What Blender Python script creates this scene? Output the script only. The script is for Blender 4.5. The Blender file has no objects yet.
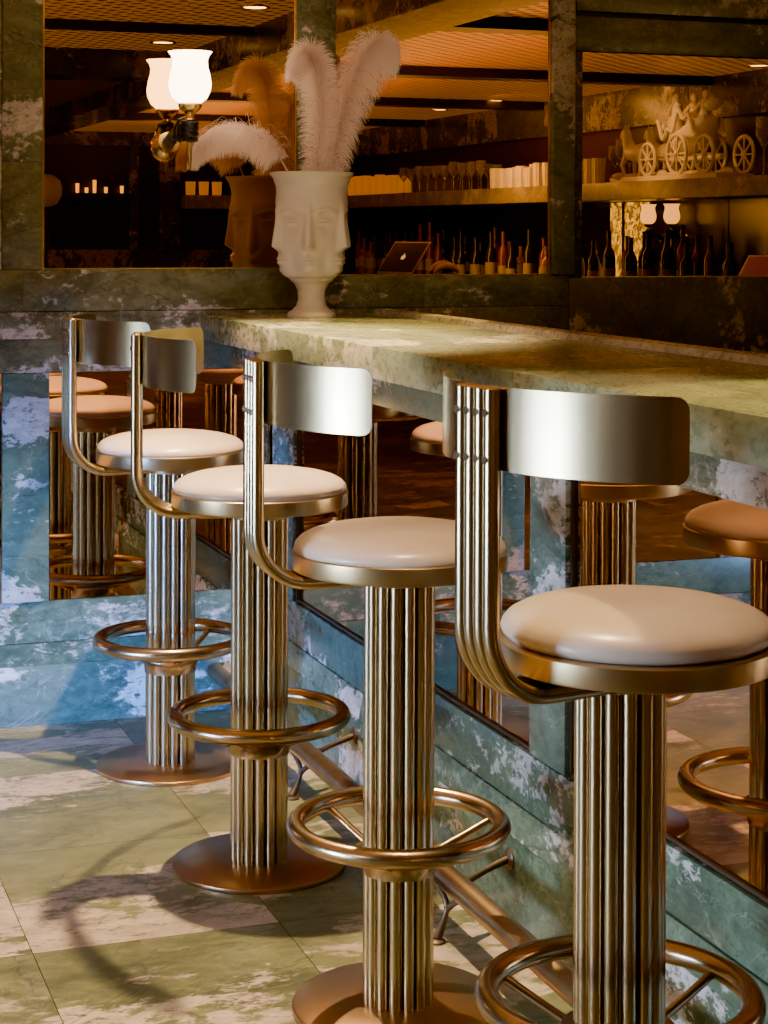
import bpy, bmesh, math, random
from mathutils import Vector, Matrix
R = random.Random(11)
C = bpy.context.scene.collection
PI = math.pi
YAW = 0.3454
WALL = 5.07          # face of the back wall
MIRY = 5.078         # face of its mirrors
CEIL = 2.2

# ------------------------------------------------------------------ nodes
class NT:
    def __init__(s, name):
        s.m = bpy.data.materials.new(name); s.m.use_nodes = True
        s.t = s.m.node_tree; s.t.nodes.clear()
        s.out = s.n('ShaderNodeOutputMaterial')
    def n(s, kind, **kw):
        nd = s.t.nodes.new(kind)
        for k, v in kw.items(): setattr(nd, k, v)
        return nd
    def put(s, sock, v):
        if v is None: return
        if isinstance(v, bpy.types.NodeSocket): s.t.links.new(v, sock)
        elif isinstance(v, (tuple, list)) and len(v) == 3 and sock.type == 'RGBA': sock.default_value = (*v, 1)
        else: sock.default_value = v
    def math(s, op, a, b=None, c=None, clamp=False):
        nd = s.n('ShaderNodeMath', operation=op, use_clamp=clamp)
        for i, v in enumerate((a, b, c)): s.put(nd.inputs[i], v)
        return nd.outputs[0]
    def vmath(s, op, a, b=None):
        nd = s.n('ShaderNodeVectorMath', operation=op)
        s.put(nd.inputs[0], a); s.put(nd.inputs[1], b)
        return nd.outputs[0]
    def noise(s, vec, scale, detail=4, rough=.5, dist=0):
        nd = s.n('ShaderNodeTexNoise')
        s.put(nd.inputs['Vector'], vec); nd.inputs['Scale'].default_value = scale
        nd.inputs['Detail'].default_value = detail; nd.inputs['Roughness'].default_value = rough
        nd.inputs['Distortion'].default_value = dist
        return nd.outputs['Fac']
    def smooth(s, x, a, b, lo=0., hi=1.):
        nd = s.n('ShaderNodeMapRange', interpolation_type='SMOOTHSTEP')
        for i, v in enumerate((x, a, b, lo, hi)): s.put(nd.inputs[i], v)
        return nd.outputs[0]
    def mix(s, f, a, b, blend='MIX'):
        nd = s.n('ShaderNodeMix', data_type='RGBA', blend_type=blend)
        s.put(nd.inputs[0], f); s.put(nd.inputs[6], a); s.put(nd.inputs[7], b)
        return nd.outputs[2]
    def pos(s): return s.n('ShaderNodeNewGeometry').outputs['Position']
    def obj(s): return s.n('ShaderNodeTexCoord').outputs['Object']
    def bsdf(s, color, rough=.5, metal=0., **kw):
        b = s.n('ShaderNodeBsdfPrincipled')
        s.put(b.inputs['Base Color'], color); s.put(b.inputs['Roughness'], rough); s.put(b.inputs['Metallic'], metal)
        for k, v in kw.items(): s.put(b.inputs[k.replace('_', ' ')], v)
        s.t.links.new(b.outputs[0], s.out.inputs[0])
        return b
    def bump(s, b, h, strength=.2, dist=.01):
        nd = s.n('ShaderNodeBump'); nd.inputs['Strength'].default_value = strength
        nd.inputs['Distance'].default_value = dist
        s.put(nd.inputs['Height'], h); s.t.links.new(nd.outputs[0], b.inputs['Normal'])

def marble(name, dark, light, white, amt=0., scale=1., rough=.16, darkamt=.5, stretch=(1, 1, 1), vein=.15):
    k = NT(name)
    at = k.n('ShaderNodeAttribute', attribute_name='seed').outputs['Fac']
    off = k.n('ShaderNodeCombineXYZ')
    k.put(off.inputs[0], k.math('MULTIPLY', at, 13.7)); k.put(off.inputs[1], k.math('MULTIPLY', at, 7.9)); k.put(off.inputs[2], k.math('MULTIPLY', at, 23.3))
    p = k.vmath('MULTIPLY', k.pos(), stretch)
    v = k.vmath('ADD', p, off.outputs[0])
    w = k.n('ShaderNodeTexWhiteNoise', noise_dimensions='1D'); k.put(w.inputs['W'], at)
    slab = w.outputs['Value']
    big = k.noise(v, 2.4*scale, 3, .5, .6)
    mid = k.noise(v, 10*scale, 6, .65, .7)
    fine = k.noise(v, 46*scale, 5, .7, .3)
    grain = k.noise(v, 130*scale, 3, .6)
    tone = k.math('ADD', k.math('MULTIPLY', k.noise(v, 5*scale, 7, .66, 1.0), .62), k.math('MULTIPLY', fine, .38))
    col = k.mix(k.smooth(tone, .34, .68), dark, light)
    col = k.mix(k.math('MULTIPLY', k.math('SUBTRACT', slab, .5), .7, clamp=True), col, light)
    # ragged pale inclusions
    f = k.math('ADD', k.math('ADD', k.math('MULTIPLY', big, .50), k.math('MULTIPLY', mid, .34)), k.math('MULTIPLY', fine, .20))
    f = k.math('ADD', f, k.math('MULTIPLY', k.math('SUBTRACT', slab, .5), .06))
    patch = k.smooth(f, .560-amt, .590-amt)
    hole = k.smooth(k.math('ADD', k.math('MULTIPLY', fine, .6), k.math('MULTIPLY', grain, .4)), .40, .47)
    patch = k.math('MULTIPLY', patch, k.math('ADD', k.math('MULTIPLY', hole, .75), .25))
    wc = k.mix(k.smooth(k.noise(v, 30*scale, 4, .65), .35, .65), white, tuple(c*.70 for c in white))
    col = k.mix(k.math('MULTIPLY', patch, .9), col, wc)
    # darker clouds and thin cracks
    cl = k.smooth(k.noise(v, 3.3*scale, 6, .62, 1.4), .56, .70)
    col = k.mix(k.math('MULTIPLY', cl, .45), col, tuple(c*.55 for c in dark))
    vn = k.math('ABSOLUTE', k.math('SUBTRACT', k.noise(v, 2.2*scale, 5, .55, 1.6), .5))
    col = k.mix(k.math('MULTIPLY', k.smooth(vn, .0, .008, 1., 0.), darkamt), col, tuple(c*.3 for c in dark))
    vn2 = k.math('ABSOLUTE', k.math('SUBTRACT', k.noise(v, 4.7*scale, 4, .6, 1.2), .47))
    col = k.mix(k.math('MULTIPLY', k.smooth(vn2, .0, .007, 1., 0.), vein), col, white)
    b = k.bsdf(col, k.math('ADD', k.math('MULTIPLY', fine, .16), rough))
    k.bump(b, fine, .05, .004)
    return k.m

def brass(name, col, rough=.27, spots=.35, brush=(1, 1, 60), tarnish=None):
    k = NT(name); o = k.obj()
    mp = k.n('ShaderNodeMapping'); k.put(mp.inputs['Vector'], o); mp.inputs['Scale'].default_value = brush
    st = k.noise(mp.outputs[0], 9, 4, .6)
    n = k.noise(o, 6, 3, .5)
    c = k.mix(k.smooth(n, .42, .74), col, tarnish or tuple(x*.86 for x in col))
    sp = k.noise(o, 120, 2, .5)
    c = k.mix(k.math('MULTIPLY', k.smooth(sp, .70, .76), spots), c, tuple(x*.3 for x in col))
    r = k.math('ADD', k.math('MULTIPLY', st, .08 if brush[0] < 10 else 0.), rough-.03)
    k.bsdf(c, k.math('ADD', r, k.math('MULTIPLY', n, .04)), 1.)
    return k.m

def plain(name, col, rough=.5, metal=0., var=.15, scale=20, **kw):
    k = NT(name)
    n = k.noise(k.obj(), scale, 4, .55)
    c = k.mix(n, tuple(x*(1-var) for x in col), tuple(min(1, x*(1+var)) for x in col))
    k.bsdf(c, rough, metal, **kw)
    return k.m

def glow(name, col, strength, base=(.8, .7, .6), var=0., scale=8):
    k = NT(name)
    b = k.bsdf(base, .3)
    c = col
    if var:
        n = k.noise(k.obj(), scale, 5, .6, 1.)
        c = k.mix(k.smooth(n, .42, .62), tuple(x*(1-var) for x in col), col)
    k.put(b.inputs['Emission Color'], c); b.inputs['Emission Strength'].default_value = strength
    return k.m

def mirror(name, tint, rough=.0):
    k = NT(name)
    n = k.noise(k.pos(), 3, 3, .6)
    c = k.mix(n, tint, tuple(x*.86 for x in tint))
    k.bsdf(c, rough, 1.)
    return k.m

M = {}
M['marble'] = marble('green_marble', (.056, .062, .036), (.165, .172, .105), (.56, .47, .42), .008, 1., .16, .4, (.8, .8, 1.2))
M['marble_blue'] = marble('green_marble_low', (.034, .062, .042), (.125, .178, .122), (.52, .50, .52), .006, 1., .16, .4, (.75, .75, 1.3))
M['marble_dark'] = marble('dark_marble', (.042, .041, .024), (.110, .105, .066), (.40, .32, .26), .022, 1., .16, .4)
M['counter'] = marble('counter_marble', (.105, .125, .072), (.245, .270, .165), (.56, .52, .38), -.004, 1.0, .20, .25, (1.2, .7, 1.2))
M['lip'] = marble('pale_marble', (.17, .135, .10), (.27, .22, .165), (.42, .36, .28), .03, 1.5, .2, .2)
M['floor'] = marble('floor_marble', (.070, .082, .038), (.235, .238, .115), (.60, .49, .40), .020, .85, .24, .45, (.62, 1.15, 1))
M['grout'] = plain('grout', (.05, .052, .035), .8)
M['brass'] = brass('brushed_brass', (.60, .45, .25), .27, .15)
M['brass_ring'] = brass('ring_brass', (.50, .375, .24), .25, .15, (20, 20, 20))
M['brass_tube'] = brass('tube_brass', (.59, .47, .29), .24, .12, (40, 40, .6))
M['brass_sheet'] = brass('sheet_brass', (.61, .49, .29), .22, .12, (8, 8, .4))
M['brass_base'] = brass('base_bronze', (.52, .32, .165), .31, .0, (30, 30, 30))
M['rail'] = brass('worn_rail', (.46, .32, .17), .32, .6, (3, 3, 3), (.22, .13, .075))
M['gold'] = plain('gold_edge', (.75, .52, .20), .25, 1.)
M['iron'] = plain('dark_bronze', (.13, .095, .065), .45, .8)
M['screw'] = plain('screw_steel', (.30, .26, .20), .35, 1.)
M['mirror'] = mirror('bronze_mirror', (.62, .36, .145))
M['mirror_low'] = mirror('bronze_mirror_low', (.68, .42, .24))
M['ceramic'] = plain('white_bisque', (.50, .445, .40), .5, 0., .04, 6, Subsurface_Weight=.05)
def plume_mat():
    k = NT('plume'); n = k.noise(k.obj(), 30, 3, .5)
    c = k.mix(n, (.96, .80, .74), (1., .90, .86))
    a = k.n('ShaderNodeBsdfDiffuse'); t = k.n('ShaderNodeBsdfTranslucent'); m = k.n('ShaderNodeMixShader')
    k.put(a.inputs[0], c); k.put(t.inputs[0], c); m.inputs[0].default_value = .45
    k.t.links.new(a.outputs[0], m.inputs[1]); k.t.links.new(t.outputs[0], m.inputs[2]); k.t.links.new(m.outputs[0], k.out.inputs[0])
    return k.m
M['feather'] = plume_mat()
M['quill'] = plain('quill', (.60, .42, .32), .5)
M['black'] = plain('black_lacquer', (.010, .010, .011), .28)
M['blackwood'] = plain('dark_wood', (.030, .017, .010), .35)
M['redwood'] = plain('dark_red_panel', (.060, .016, .008), .3)
M['shade'] = glow('lamp_glass', (1., .78, .46), 13., (.9, .85, .75))
M['shade_dim'] = glow('lamp_glass_far', (1., .62, .25), 3.2, (.9, .8, .6))
M['globe'] = plain('opal_globe', (.72, .62, .5), .3)
M['downlight'] = glow('downlight_lens', (1., .80, .52), 14.)
M['white_cup'] = plain('white_cup', (.82, .76, .66), .35)
M['amber'] = glow('amber_glass', (1., .50, .06), .6, (.55, .28, .05))  # emission stands in for yellow light falling on the tumblers
M['candle'] = glow('candle_glass', (1., .55, .12), 3., (.8, .5, .2))
M['figurine'] = plain('glazed_figurine', (.88, .82, .70), .35, 0., .12, 9)
M['shelf'] = marble('shelf_marble', (.20, .18, .07), (.42, .37, .16), (.62, .54, .30), .0, 1.5, .25, .3)
M['reflection_glow'] = glow('painted_reflection', (1., .72, .10), 2.6, (.4, .3, .05), .92, 26)  # emission stands in for a bright yellow reflection in the glass
M['screen'] = glow('tablet_screen', (.10, .06, .05), .25, (.02, .02, .025))
M['screen_pink'] = glow('tablet_screen_pink', (.30, .10, .20), .5, (.05, .03, .04))
M['tablet'] = plain('tablet_edge', (.75, .70, .62), .3, .6)
M['logo'] = glow('tablet_logo', (.9, .95, 1.), 1.2)
M['banana'] = plain('yellow_fruit', (.95, .70, .06), .45)
M['bowl'] = plain('navy_bowl', (.02, .03, .07), .25)

def leather():
    k = NT('white_leather'); o = k.obj()
    n = k.noise(o, 5, 4, .6); f = k.noise(o, 260, 3, .6)
    c = k.mix(k.smooth(n, .35, .7), (.66, .535, .455), (.56, .44, .365))
    sm = k.noise(o, 16, 5, .7)
    c = k.mix(k.math('MULTIPLY', k.smooth(sm, .60, .75), .30), c, (.42, .35, .30))
    b = k.bsdf(c, k.math('ADD', k.math('MULTIPLY', sm, .16), .24), 0., Coat_Weight=.25, Coat_Roughness=.22)
    k.bump(b, k.math('ADD', k.math('MULTIPLY', k.noise(o, 7, 3, .5), 3.), k.math('MULTIPLY', f, .12)), .25, .004)
    return k.m
M['leather'] = leather()

def lattice():
    k = NT('copper_lattice'); p = k.pos()
    mp = k.n('ShaderNodeMapping'); k.put(mp.inputs['Vector'], p); mp.inputs['Rotation'].default_value = (0, 0, .785)
    sp = k.n('ShaderNodeSeparateXYZ'); k.put(sp.inputs[0], mp.outputs[0])
    a = k.math('ABSOLUTE', k.math('SINE', k.math('MULTIPLY', sp.outputs[0], 46)))
    c = k.math('ABSOLUTE', k.math('SINE', k.math('MULTIPLY', sp.outputs[1], 46)))
    h = k.math('MAXIMUM', a, c)
    f = k.smooth(h, .55, .95)
    n = k.noise(p, 1.4, 3, .5)
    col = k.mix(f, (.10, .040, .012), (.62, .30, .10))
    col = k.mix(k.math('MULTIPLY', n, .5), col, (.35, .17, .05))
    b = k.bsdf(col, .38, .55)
    k.put(b.inputs['Emission Color'], k.mix(f, (.04, .016, .004), (.95, .52, .17))); b.inputs['Emission Strength'].default_value = .34  # added ceiling emission, standing in for warm light from below
    k.bump(b, f, .6, .02)
    return k.m
M['lattice'] = lattice()

def glass(name, col=(.9, .85, .75), rough=.02):
    k = NT(name)
    b = k.bsdf(col, rough, 0.)
    b.inputs['Transmission Weight'].default_value = .85; b.inputs['IOR'].default_value = 1.3
    return k.m
M['glass'] = glass('clear_glass')
M['bottle_dark'] = plain('dark_bottle', (.020, .022, .012), .12)
M['bottle_red'] = plain('red_bottle', (.16, .03, .012), .15)
M['bottle_amber'] = plain('amber_bottle', (.22, .10, .02), .12)
M['label'] = plain('bottle_label', (.30, .25, .16), .6)
M['plaster'] = plain('warm_plaster', (.30, .21, .13), .7)

# ------------------------------------------------------------------ mesh helpers
class MB:
    def __init__(s):
        s.b = bmesh.new(); s.l = s.b.verts.layers.float.new('seed')
    def seed(s, vs, sd):
        for v in vs: v[s.l] = sd
    def box(s, x0, x1, y0, y1, z0, z1, sd=None, bev=0.):
        g = bmesh.ops.create_cube(s.b, size=1)['verts']
        for v in g:
            v.co = Vector(((x0+x1)/2+v.co.x*(x1-x0), (y0+y1)/2+v.co.y*(y1-y0), (z0+z1)/2+v.co.z*(z1-z0)))
        if bev:
            es = list({e for v in g for e in v.link_edges})
            r = bmesh.ops.bevel(s.b, geom=es, offset=bev, segments=2, affect='EDGES', profile=.6)
            g = list({v for f in r['faces'] for v in f.verts} | {v for v in g if v.is_valid})
        s.seed(g, R.random()*9 if sd is None else sd)
        return g
    def prism(s, poly, axis, a, c, sd=None):
        # poly: 2d points; axis 'x','y','z' along which it is extruded from a to c
        def mk(p, t):
            if axis == 'x': return Vector((t, p[0], p[1]))
            if axis == 'y': return Vector((p[0], t, p[1]))
            return Vector((p[0], p[1], t))
        va = [s.b.verts.new(mk(p, a)) for p in poly]; vb = [s.b.verts.new(mk(p, c)) for p in poly]
        n = len(poly)
        fs = [s.b.faces.new(va), s.b.faces.new(vb[::-1])]
        for i in range(n): fs.append(s.b.faces.new((va[i], vb[i], vb[(i+1) % n], va[(i+1) % n])))
        s.seed(va+vb, R.random()*9 if sd is None else sd)
        return va+vb
    def tube(s, pts, rad, n=12, cap=True, closed=False, up=None):
        pts = [Vector(p) for p in pts]; m = len(pts)
        rads = rad if isinstance(rad, (list, tuple)) else [rad]*m
        rings = []; prev = None
        for i, p in enumerate(pts):
            if closed: t = pts[(i+1) % m]-pts[i-1]
            else: t = pts[min(i+1, m-1)]-pts[max(i-1, 0)]
            t.normalize()
            if prev is None:
                u = Vector(up) if up else (Vector((0, 0, 1)) if abs(t.z) < .9 else Vector((1, 0, 0)))
            else: u = prev
            u = (u - t*u.dot(t)).normalized(); w = t.cross(u); prev = u
            rings.append([s.b.verts.new(p+(u*math.cos(2*PI*j/n)+w*math.sin(2*PI*j/n))*rads[i]) for j in range(n)])
        k = m if closed else m-1
        for i in range(k):
            a, c = rings[i], rings[(i+1) % m]
            for j in range(n): s.b.faces.new((a[j], a[(j+1) % n], c[(j+1) % n], c[j]))
        if cap and not closed:
            s.b.faces.new(rings[0][::-1]); s.b.faces.new(rings[-1])
        return rings
    def lathe(s, prof, n=48, cx=0, cy=0, fn=None, capb=True, capt=True):
        rings = []
        for r, z in prof:
            rings.append([s.b.verts.new((cx+(r+(fn(2*PI*j/n, r, z) if fn else 0))*math.cos(2*PI*j/n),
                                         cy+(r+(fn(2*PI*j/n, r, z) if fn else 0))*math.sin(2*PI*j/n), z)) for j in range(n)])
        for a, c in zip(rings, rings[1:]):
            for j in range(n): s.b.faces.new((a[j], a[(j+1) % n], c[(j+1) % n], c[j]))
        if capb: s.b.faces.new(rings[0][::-1])
        if capt: s.b.faces.new(rings[-1])
        return rings
    def blob(s, c, r, sub=2, rot=None):
        g = bmesh.ops.create_icosphere(s.b, subdivisions=sub, radius=1)['verts']
        mt = rot or Matrix.Identity(3)
        for v in g: v.co = Vector(c)+mt @ Vector((v.co.x*r[0], v.co.y*r[1], v.co.z*r[2]))
        return g
    def build(s, name, mat, parent=None, smooth=True, angle=40):
        bmesh.ops.recalc_face_normals(s.b, faces=s.b.faces[:])
        if smooth:
            for f in s.b.faces: f.smooth = True
            for e in s.b.edges:
                if len(e.link_faces) == 2 and e.calc_face_angle(0) > math.radians(angle): e.smooth = False
        me = bpy.data.meshes.new(name); s.b.to_mesh(me); s.b.free()
        me.materials.append(mat)
        o = bpy.data.objects.new(name, me); C.objects.link(o)
        if parent: o.parent = parent
        return o

def tag(o, label, cat, group=None):
    o['label'] = label; o['category'] = cat
    if group: o['group'] = group
    return o
def struct(o): o['kind'] = 'structure'; return o
def thing(name, label, cat, loc=(0, 0, 0), rz=0, group=None):
    o = bpy.data.objects.new(name, None); C.objects.link(o); o.location = loc; o.rotation_euler = (0, 0, rz)
    o.empty_display_size = .05
    return tag(o, label, cat, group)
def dup(root, loc, rz=None, label=None, group=None):
    r = root.copy(); C.objects.link(r); r.location = loc
    if rz is not None: r.rotation_euler = (0, 0, rz)
    if label: r['label'] = label
    if group: r['group'] = group
    for ch in list(root.children):
        c = ch.copy(); C.objects.link(c); c.parent = r
        for g in list(ch.children):
            d = g.copy(); C.objects.link(d); d.parent = c
    return r

# ------------------------------------------------------------------ floor / ceiling / walls
X0, X1, Y0 = -3.4, 5.2, -6.0
f = MB(); f.box(X0, X1, Y0, 5.2, -.06, -.004, 0)
struct(f.build('floor', M['grout'], smooth=False))
f = MB()
tx, ty = .478, .57
i0 = math.floor((X0-.557)/tx); i1 = math.ceil((X1-.557)/tx)
j0 = math.floor((Y0-4.035)/ty); j1 = math.ceil((WALL-4.035)/ty)
for i in range(i0, i1):
    for j in range(j0, j1):
        a, b_ = max(.557+i*tx, X0)+.0008, min(.557+(i+1)*tx, X1)-.0008
        c, d = max(4.035+j*ty, Y0)+.0008, min(4.035+(j+1)*ty, WALL)-.0008
        if b_ > a+.01 and d > c+.01:
            vs = [f.b.verts.new(p) for p in ((a, c, 0), (b_, c, 0), (b_, d, 0), (a, d, 0))]
            f.b.faces.new(vs); f.seed(vs, R.random()*9)
fl = f.build('floor_tiles', M['floor'], smooth=False); fl['kind'] = 'structure'; fl.name = 'floor.001'

f = MB(); f.box(X0, X1, Y0, 5.3, CEIL, CEIL+.1, 0)
struct(f.build('ceiling', M['lattice'], smooth=False))
tn = [0]
def trim(fn, mat):
    tn[0] += 1
    b = MB(); fn(b)
    return struct(b.build('trim_%d' % tn[0], mat, smooth=True, angle=25))
# soffit beams of the ceiling
trim(lambda b: b.box(2.12, 2.42, Y0, 5.06, 2.06, CEIL, 1.3), M['marble_dark'])
trim(lambda b: b.box(X0, 2.12, 1.14, 1.44, 2.07, CEIL, 2.1), M['marble_dark'])
trim(lambda b: b.box(X0, 2.12, 2.55, 2.63, 2.165, CEIL, 2.7), M['blackwood'])
for yy in (3.2, 1.0, -1.2, -3.4):
    trim(lambda b: b.box(2.42, 5.18, yy, yy+.16, 2.15, CEIL, 2.4), M['blackwood'])
trim(lambda b: b.box(X0, 2.12, Y0, 1.14, 2.16, CEIL, 2.1), M['plaster'])

# back wall core
b = MB(); b.box(X0, 3.9, 5.09, 5.3, 0, CEIL, 0); struct(b.build('wall_back', M['blackwood'], smooth=False))
b = MB(); b.box(X0-.1, X0, Y0, 5.3, 0, CEIL, 0); struct(b.build('wall_left', M['plaster'], smooth=False))
b = MB(); b.box(X1, X1+.1, Y0, 5.3, 0, CEIL, 0); struct(b.build('wall_right', M['redwood'], smooth=False))
b = MB(); b.box(X0, X1, Y0-.1, Y0, 0, CEIL, 0); struct(b.build('wall_front', M['plaster'], smooth=False))
b = MB(); b.box(2.45, X1, Y0, Y0+.02, 0, CEIL, 0); struct(b.build('wall_end', M['blackwood'], smooth=False))
b = MB(); b.box(3.9, X1, 5.09, 5.3, 0, CEIL, 0); struct(b.build('wall_back_right', M['marble_dark'], smooth=False))

def slab(b, x0, x1, z0, z1, y=WALL, sd=None): b.box(x0, x1, y, 5.09, z0, z1, sd, .0012)
def segs(b, x0, x1, cuts, z0, z1, y=WALL):
    xs = [x0]+[c for c in cuts if x0 < c < x1]+[x1]
    for a, c in zip(xs, xs[1:]): slab(b, a, c, z0, z1, y)
BARX = 1.485
# skirting courses on the left part of the wall
def course_kick(b):
    for a, c in ((-3.4, -2.2), (-2.2, -.98), (-.98, -.1), (-.1, BARX)): b.box(a, c, 5.056, 5.09, 0, .163, None, .001)
M['marble_kick'] = marble('green_marble_kick', (.048, .082, .066), (.150, .205, .165), (.72, .70, .72), .045, .8, .16, .3, (.7, .7, 1.3))
trim(course_kick, M['marble_kick'])
def course_ledge(b):
    for a, c in ((-3.4, -1.6), (-1.6, .1), (.1, 1.0), (1.0, BARX)):
        b.prism([(5.056, .164), (5.062, .222), (5.09, .222), (5.09, .164)], 'x', a, c)
trim(course_ledge, M['marble_blue'])
trim(lambda b: segs(b, -3.4, BARX, (-2.5, -1.7, -.9, -.1, .80), .223, .334), M['marble_blue'])
PIL = [(.73-.79*k, .855-.79*k) for k in range(5)]
for a, c in PIL: trim(lambda b: b.box(a, c, 5.062, 5.09, .336, .957, None, .0015), M['marble_blue'])
trim(lambda b: segs(b, -3.4, 1.9, (-2.0, -1.1, -.2, .62, 1.25), .958, 1.049, 5.066), M['marble'])
trim(lambda b: segs(b, -3.4, 1.9, (-2.3, -1.4, -.5, .34, 1.05), 1.050, 1.123, 5.066), M['marble'])
trim(lambda b: (segs(b, -3.4, 1.617, (-2.1, -.9, .1, .785), 1.125, 1.238), segs(b, 1.618, 2.415, (1.95,), 1.125, 1.217)), M['marble'])
trim(lambda b: slab(b, 2.416, 3.9, .7, 1.207), M['marble_dark'])
trim(lambda b: segs(b, 1.9, 3.9, (2.6,), 0, .699), M['marble_dark'])
trim(lambda b: slab(b, 1.9, 2.415, .7, 1.124), M['marble_dark'])
trim(lambda b: (slab(b, -3.4, .20, 1.239, CEIL), slab(b, .201, .726, 1.239, CEIL), slab(b, .728, .836, 1.239, 1.53, WALL, 3.4), slab(b, .728, .836, 1.531, CEIL, WALL, 3.1)), M['marble'])
trim(lambda b: slab(b, 1.560, 1.675, 1.2385, CEIL), M['marble'])
trim(lambda b: slab(b, 2.358, 2.428, 1.218, CEIL, 5.055), M['marble'])
trim(lambda b: slab(b, 2.429, 2.458, 1.208, 1.89, 5.068), M['marble_dark'])
trim(lambda b: slab(b, 2.429, 3.9, 1.891, 1.995, 5.06), M['marble'])
trim(lambda b: slab(b, 2.429, 3.9, 2.010, CEIL, 5.05), M['marble_dark'])

def wall_mirror(x0, x1, z0, z1, label, mat, edges=''):
    b = MB(); b.box(x0, x1, MIRY, 5.089, z0, z1, 0)
    o = tag(b.build('wall_mirror', mat, smooth=False), label, 'mirror')
    for e in edges:
        b = MB(); w = .005
        if e == 'l': b.box(x0, x0+w, MIRY-.004, MIRY, z0, z1, 0)
        if e == 'r': b.box(x1-w, x1, MIRY-.004, MIRY, z0, z1, 0)
        if e == 'b': b.box(x0, x1, MIRY-.003, MIRY, z0, z0+.003, 0)
        g = b.build('edge_strip', M['gold'], o, smooth=False); g['label'] = 'thin gold edge strip'
    return o
wall_mirror(.837, 1.559, 1.239, CEIL-.002, 'bronze tinted wall mirror behind the lit hand sconce, above green marble', M['mirror'], 'lrb')
wall_mirror(1.676, 2.357, 1.218, CEIL-.002, 'bronze tinted wall mirror right of the face vase, reflecting glasses and a tablet', M['mirror'], 'rb')
wall_mirror(2.459, 3.9, 1.208, 1.889, 'bronze mirror at upper right reflecting an ornate porcelain carriage', M['mirror'], 'b')
wall_mirror(.856, BARX, .336, .956, 'low bronze mirror panel behind the farthest stool, under the marble band', M['mirror_low'], 'r')
for k in range(4):
    wall_mirror(.856-.79*(k+1), .729-.79*k, .336, .956,
        ['low bronze mirror panel at the left edge, left of the marble pilaster', 'low bronze mirror panel second left of the marble pilaster',
         'low bronze mirror panel third left of the marble pilaster', 'low bronze mirror panel nearest the window at the left end'][k], M['mirror_low'])

# window on the left wall (daylight side)
b = MB(); b.box(X0, X0+.05, 1.6, 3.4, .12, 1.15, 0)
w = struct(b.build('window_1', M['blackwood'], smooth=False))
b = MB(); b.box(X0+.05, X0+.056, 1.7, 3.3, .2, 1.08, 0)
pm = glow('daylight_pane', (.45, .65, 1.), 1.0, (.3, .4, .5))
b.build('pane', pm, w, smooth=False)

# ------------------------------------------------------------------ bar
bar = thing('bar_counter', 'long bar base of green marble courses with bronze mirror panels behind the stools', 'bar', (BARX, 2.4, 0))
def rel(o, root): o.parent = root; o.matrix_parent_inverse = Matrix.Translation(-Vector(root.location)); return o
YB = 1.0; YE = 5.054
def bpart(name, fn, mat, **k):
    b = MB(); fn(b); return rel(b.build(name, mat, **k), bar)
bpart('carcass', lambda b: b.box(1.512, 1.77, YB, YE, 0, .974, 0), M['blackwood'], smooth=False)
cuts = [YB, 1.5, 2.2, 3.05, 3.62, 4.4, YE]
def kick(b):
    for a, c in zip(cuts, cuts[1:]): b.box(1.468, 1.512, a+.0007, c-.0007, 0, .163, None, .001)
bpart('kick_panel', kick, M['marble_blue'])
def ledge(b):
    cc = [YB, 1.9, 2.75, 3.5, 4.25, YE]
    for a, c in zip(cc, cc[1:]): b.prism([(1.468, .164), (1.479, .222), (1.512, .222), (1.512, .164)], 'y', a+.0007, c-.0007)
bpart('ledge', ledge, M['marble_blue'])
def skirt(b):
    cc = [YB, 1.55, 2.35, 3.19, 4.1, YE]
    for a, c in zip(cc, cc[1:]): b.box(1.484, 1.512, a+.0007, c-.0007, .223, .334, None, .0015)
bpart('skirt_panel', skirt, M['marble_blue'])
PB = [(4.85, YE), (3.125, 3.285), (1.40, 1.56)]
for a, c in PB: bpart('pilaster', lambda b: b.box(1.484, 1.512, a, c, .336, .974, None, .002), M['marble_kick'])
for (a, c) in ((3.286, 4.849), (1.561, 3.124), (1.01, 1.399)):
    bpart('mirror_panel', lambda b: b.box(1.50, 1.511, a, c, .336, .974, 0), M['mirror_low'], smooth=False)
    bpart('mirror_frame', lambda b: (b.box(1.494, 1.5, c-.008, c, .336, .974, 0), b.box(1.494, 1.5, a, a+.008, .336, .974, 0), b.box(1.494, 1.5, a, c, .336, .342, 0)), M['iron'], smooth=False)

top = thing('countertop', 'thick green marble bar countertop running from the back wall to the right', 'countertop', (1.54, 2.4, 1.042))
def cslab(b):
    cc = [YB, 1.6, 2.9, 3.62, YE+.008]
    for a, c in zip(cc, cc[1:]): b.box(1.278, 1.80, a+.0004, c-.0004, 1.042, 1.110, None, .003)
b = MB(); cslab(b); rel(b.build('slab', M['counter'], smooth=True, angle=25), top)
def apron(b):
    cc = [YB, 1.9, 2.5, 3.3, 4.3, YE]
    for a, c in zip(cc, cc[1:]): b.box(1.33, 1.70, a+.0007, c-.0007, .975, 1.0415, None, .0015)
b = MB(); apron(b); g = rel(b.build('apron', M['marble'], smooth=True, angle=25), top); g['label'] = 'darker green recessed apron'
b = MB(); b.prism([(1.766, 1.110), (1.772, 1.124), (1.808, 1.126), (1.808, 1.06), (1.8005, 1.06), (1.8005, 1.110)], 'y', YB, 5.0, 3.3)
g = rel(b.build('back_lip', M['lip'], smooth=True, angle=25), top); g['label'] = 'low pale stone lip'

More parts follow.
